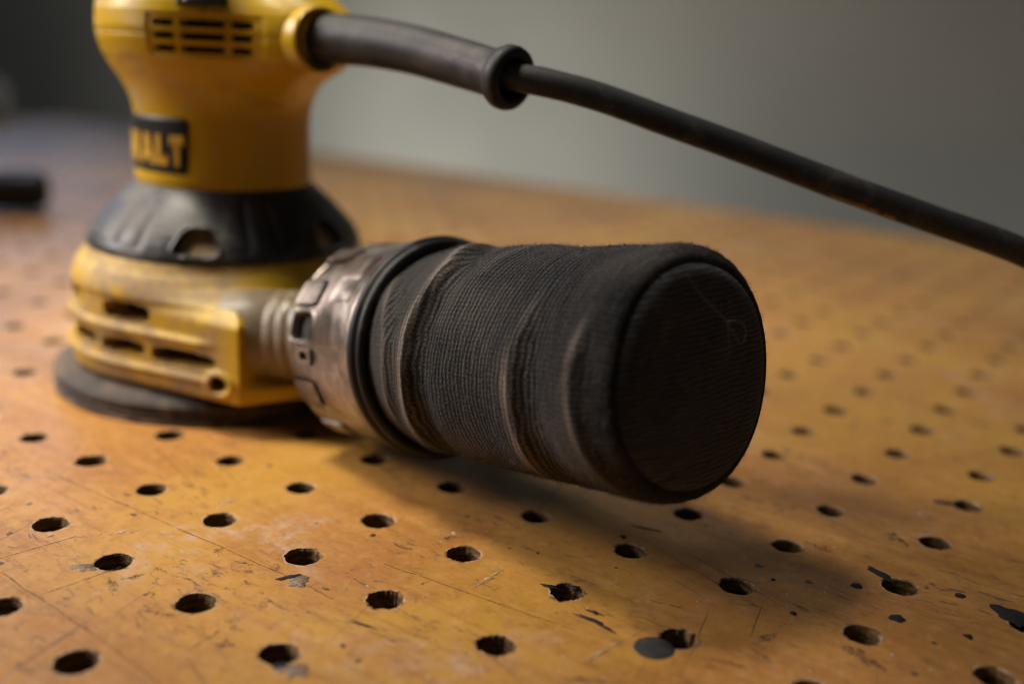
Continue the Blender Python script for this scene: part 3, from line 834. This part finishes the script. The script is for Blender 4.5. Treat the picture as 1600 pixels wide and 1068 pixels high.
# rolled bulge of the end seam at the top
rr += .035 * np.exp(-(((PH + .55 + np.pi) % (2 * np.pi) - np.pi) / .55) ** 2) * sstep(SV, 2.80, 2.95) * (1 - sstep(SV, 3.0, 3.1))
# level of the whole tail: the end leans a little
V = bagp(PH.ravel(), SV.ravel(), rr.ravel())
UV = np.stack([(PH * .96).ravel(), SV.ravel()], 1)
bag = part('dust_bag', V, gridf(len(sv), NP), M['fabric'], uv=UV, attrs={'dust': np.clip(dust, 0, 1).ravel()})
bag['label'] = 'dark ribbed cloth dust bag with dusty creases and a rounded end'
bagV = V.reshape(len(sv), NP, 3)

# end panel
rv = np.concatenate([[.90, .893, .885, .875, .855, .82], np.linspace(.79, .02, 34)])
PHc, RV = np.meshgrid(ph[::4], rv)
hz = np.interp(RV, [0, .3, .6, .75, .82, .855, .875, .885, .893, .90], [3.215, 3.21, 3.19, 3.165, 3.14, 3.115, 3.085, 3.07, 3.05, 3.03])
hz = hz + sstep(.85 - RV, 0, .25) * sstep(RV, .02, .45) * .034 * lowns(PHc, RV, 3, 4, 31)
V = bagp(PHc.ravel(), hz.ravel(), (RV * (1 + .009 * np.cos(4 * PHc - 2.2))).ravel())
V = np.vstack([V, bagp(np.array([0.0]), np.array([hz[-1].mean()]), np.array([0.0]))])
ncp = len(ph[::4])
F = gridf(len(rv), ncp) + [((len(rv) - 1) * ncp + q, (len(rv) - 1) * ncp + (q + 1) % ncp, len(V) - 1) for q in range(ncp)]
rel_ = V - BF
UV = np.stack([rel_ @ BN, rel_ @ BU], 1)
du = np.zeros(len(V))
pu, pv = UV[:, 0], UV[:, 1]
for cx, cy, sx, sy, am in [(.44, .65, .05, .07, .30), (.35, .44, .04, .03, .30), (.43, .39, .04, .03, .15), (.0, .1, .5, .5, .03), (-.35, -.25, .25, .25, .04)]:
    du += am * np.exp(-((pu - cx) / sx) ** 2 - ((pv - cy) / sy) ** 2)
part('end_panel', V, F, M['fabric_end'], bag, uv=UV, attrs={'dust': du})

V, F = tube(np.vstack([bagp(q, 3.092 + .003 * math.sin(9 * q), .882 * (1 + .009 * math.cos(4 * q - 2.2))) for q in np.linspace(0, 2 * math.pi, 161)]), .008, 8, caps=False)
part('seam', V, F, M['thread'], bag)

# lint on the fabric: too fine to count
def lint():
    V, F = [], []
    N = 42000
    ii = rng.integers(20, len(sv) - 2, N); jj = rng.integers(0, NP, N)
    nr_ = bagV[ii, jj] - (BF + sv[ii][:, None] * BA)
    nr_ /= np.linalg.norm(nr_, axis=1)[:, None]
    p = bagV[ii, jj] + rng.normal(size=(N, 3)) * .004
    t = rng.normal(size=(N, 3)); t -= nr_ * (t * nr_).sum(1)[:, None]
    t /= np.linalg.norm(t, axis=1)[:, None]
    L = (.010 + .030 * rng.random(N) ** 2)[:, None]
    tip = p + nr_ * L * .9 + t * L * .8
    sd = np.cross(nr_, t) * .0016
    V = np.concatenate([p + sd, p - sd, tip])
    F = [(q, N + q, 2 * N + q) for q in range(N)]
    # end panel
    return V, F
V, F = lint()
o = part('fabric_lint', V, F, M['fuzz'], bag)
o['kind'] = 'stuff'

# clip ring
zs_ = np.concatenate([np.linspace(-1.24, -1.20, 5), np.linspace(-1.19, -.62, 100), np.linspace(-.61, -.06, 30)])
NR = 1200
pr_ = np.arange(0, NR) * (360.0 / NR)
PHr, SR = np.meshgrid(np.radians(pr_), zs_)
pd = (np.degrees(PHr) + 180) % 360 - 180
r = prof(SR, [(-1.24, .95), (-1.22, .985), (-1.19, 1.0), (-.70, 1.005), (-.66, 1.02), (-.40, 1.035), (-.10, 1.04), (-.06, 1.02)])
r = r - .012 * np.exp(-((SR + 1.14) / .012) ** 2)
win = np.zeros_like(r, bool); groove = np.zeros_like(r, bool)
def rbox(pc, pw, sc_, sw_, p=5):
    d = (pd - pc + 180) % 360 - 180
    return ((np.abs(d) / pw) ** p + (np.abs(SR - sc_) / sw_) ** p)
for off in (0, 120, -120):
    for pc, pw in ((22, 7.2), (53, 7.2), (-9, 7.2)):
        d = rbox(pc + off, pw, -1.03, .21)
        gv = (d >= 1.0) & (d < 2.6) & (SR > -1.21)
        r = r + .022 * (d < 1) - .045 * gv
        groove |= gv
    d = rbox(73 + off, 8.0, -1.00, .18)
    win |= d < 1
    r = r + .012 * np.exp(-((d - 1.7) / .5) ** 2) * (d >= 1)
    d = rbox(89 + off, 4.6, -.90, .14)
    r = r + .035 * (d < 1) - .02 * ((d >= 1) & (d < 2.2))
    d2 = rbox(89 + off, 2.4, -.89, .075, 3)
    win |= d2 < 1
r = np.where(win, r - .09, r)
# long shallow facets moulded into the ring
r = r - .010 * sstep(np.sin(np.radians(pd) * 9), .2, .6) * sstep(SR, -.62, -.5) * (1 - sstep(SR, -.3, -.2))
V = bagp(PHr.ravel(), SR.ravel(), r.ravel())
F = gridf(len(zs_), NR)
om = (win | groove).ravel()
fm = [1 if (om[f[0]] and om[f[1]] and om[f[2]] and om[f[3]]) else 0 for f in F]
ringo = part('clip_ring', V, F, M['ring'], bag, mats=[M['black']], fm=fm)
sharp(ringo, 30)
V, F = lathe([(-1.22, .96), (-1.20, .85), (-1.10, .70), (-1.10, .3)], BF, BA, 96)
part('ring_back', V, F, M['black'], bag)
V, F = lathe([(-.06, .95), (-.07, 1.03), (-.055, 1.065), (-.02, 1.085), (.02, 1.088), (.05, 1.07), (.055, 1.045), (.07, 1.05), (.10, 1.055), (.125, 1.035), (.13, .99), (.10, .94), (.02, .90), (-.05, .90)], BF, BA, 160)
part('ring_flange', V, F, M['black'], bag)

# loose fibre clinging to the end panel
def endp(u_, v_, lift=.012):
    r_ = math.hypot(u_, v_)
    return BF + BA * (float(np.interp(r_, [0, .3, .6, .75, .82], [3.215, 3.21, 3.19, 3.165, 3.14])) + .02 + lift) + BN * u_ + BU * v_
fp = catmull([endp(.14, .80), endp(.12, .74), endp(.03, .62), endp(-.10, .50, .02), endp(-.21, .40, .03), endp(-.22, .285, .03), endp(-.23, .135, .02)], 10)
V, F = tube(fp, .0022, 6)
fo = bpy.data.objects.new('loose_fibre', None); col.objects.link(fo)
fo.location = Vector(endp(.14, .80)) * S
tag(fo, 'thin pale looping fibre stuck to the rounded end of the dust bag', 'fibre')
mk('strand', V, F, M['fibre'], parent=fo, origin=endp(.14, .80))
fp = catmull([endp(-.21, .40, .03), endp(-.34, .39, .05), endp(-.42, .31, .05), endp(-.40, .225, .04), endp(-.355, .215, .03), endp(-.25, .35, .03)], 10)
V, F = tube(fp, .002, 6)
mk('loop', V, F, M['fibre'], parent=fo, origin=endp(.14, .80))

# ------------------------------------------------------------------ things far back on the bench
hp = on_bench(62, 330)
H0 = np.array([hp[0], hp[1], 0.0])
th = bpy.data.objects.new('screwdriver', None); col.objects.link(th)
th.location = Vector(H0) * S
tag(th, 'black tool handle with rounded end lying at the far left of the bench', 'tool handle')
hd = np.array([-0.97, -0.18, 0.0])
V, F = lathe([(-.02, 0), (.0, .22), (.06, .36), (.2, .44), (.5, .46), (1.2, .42), (2.2, .36), (3.0, .33), (3.6, .38), (3.75, .36), (3.8, .14)], H0 + np.array([0.25, 0.0, .48]), hd, 40)
mk('handle', V, F, M['black'], parent=th, origin=H0)
V, F = lathe([(3.7, .0), (3.7, .12), (7.5, .12), (7.55, 0)], H0 + np.array([0.25, 0, .48]), hd, 20)
mk('shaft', V, F, M['ring'], parent=th, origin=H0)

jp = on_bench(-12, 150, 1.0) * np.array([1, 1, 0.0])
V, F = lathe([(.0, 0), (.0, .56), (.05, .6), (1.3, .6), (1.45, .5), (1.55, .3), (1.75, .28), (1.8, .25), (1.8, 0)], jp, (0, 0, 1), 48)
jar = mk('bottle', V, F, M['pale'], origin=jp)
tag(jar, 'pale blue plastic bottle at the far left back edge of the bench', 'bottle')

# sawdust and chips lying on the bench: nobody could count it
def sawdust():
    V, F = [], []
    k = 0
    while k < 420:
        x, y = rng.uniform(-3, 9), rng.uniform(-6.5, 6)
        gi, gj = (x - y) * s2, -(x + y) * s2
        if math.hypot(gi - round(gi), gj - round(gj)) < .24 or math.hypot(x - C0[0], y - C0[1]) < 2.15:
            continue
        if noise.noise((x * .8, y * .8, 4.0)) < rng.uniform(-.45, .35):
            continue
        a_ = rng.random() * 6.28; l_ = rng.uniform(.006, .02) * (2.0 if rng.random() < .1 else 1); w_ = l_ * rng.uniform(.25, .7); h_ = l_ * .35
        dx, dy = np.array([math.cos(a_), math.sin(a_)]), np.array([-math.sin(a_), math.cos(a_)])
        p_ = np.array([x, y]); b = len(V)
        for q in (p_ + dx * l_, p_ + dy * w_, p_ - dx * l_, p_ - dy * w_):
            V.append([q[0], q[1], .001])
        V.append([x, y, h_])
        F += [(b, b + 1, b + 4), (b + 1, b + 2, b + 4), (b + 2, b + 3, b + 4), (b + 3, b, b + 4)]
        k += 1
    return V, F
V, F = sawdust()
M['saw'] = dusty('sawdust_grains', (0.50, 0.36, 0.22), (0.62, 0.52, 0.42), 0.5, 0.9, 6.0)
tag(mk('sawdust', V, F, M['saw'], smooth=False), 'pale sawdust grains scattered over the bench top', 'sawdust', kind='stuff')
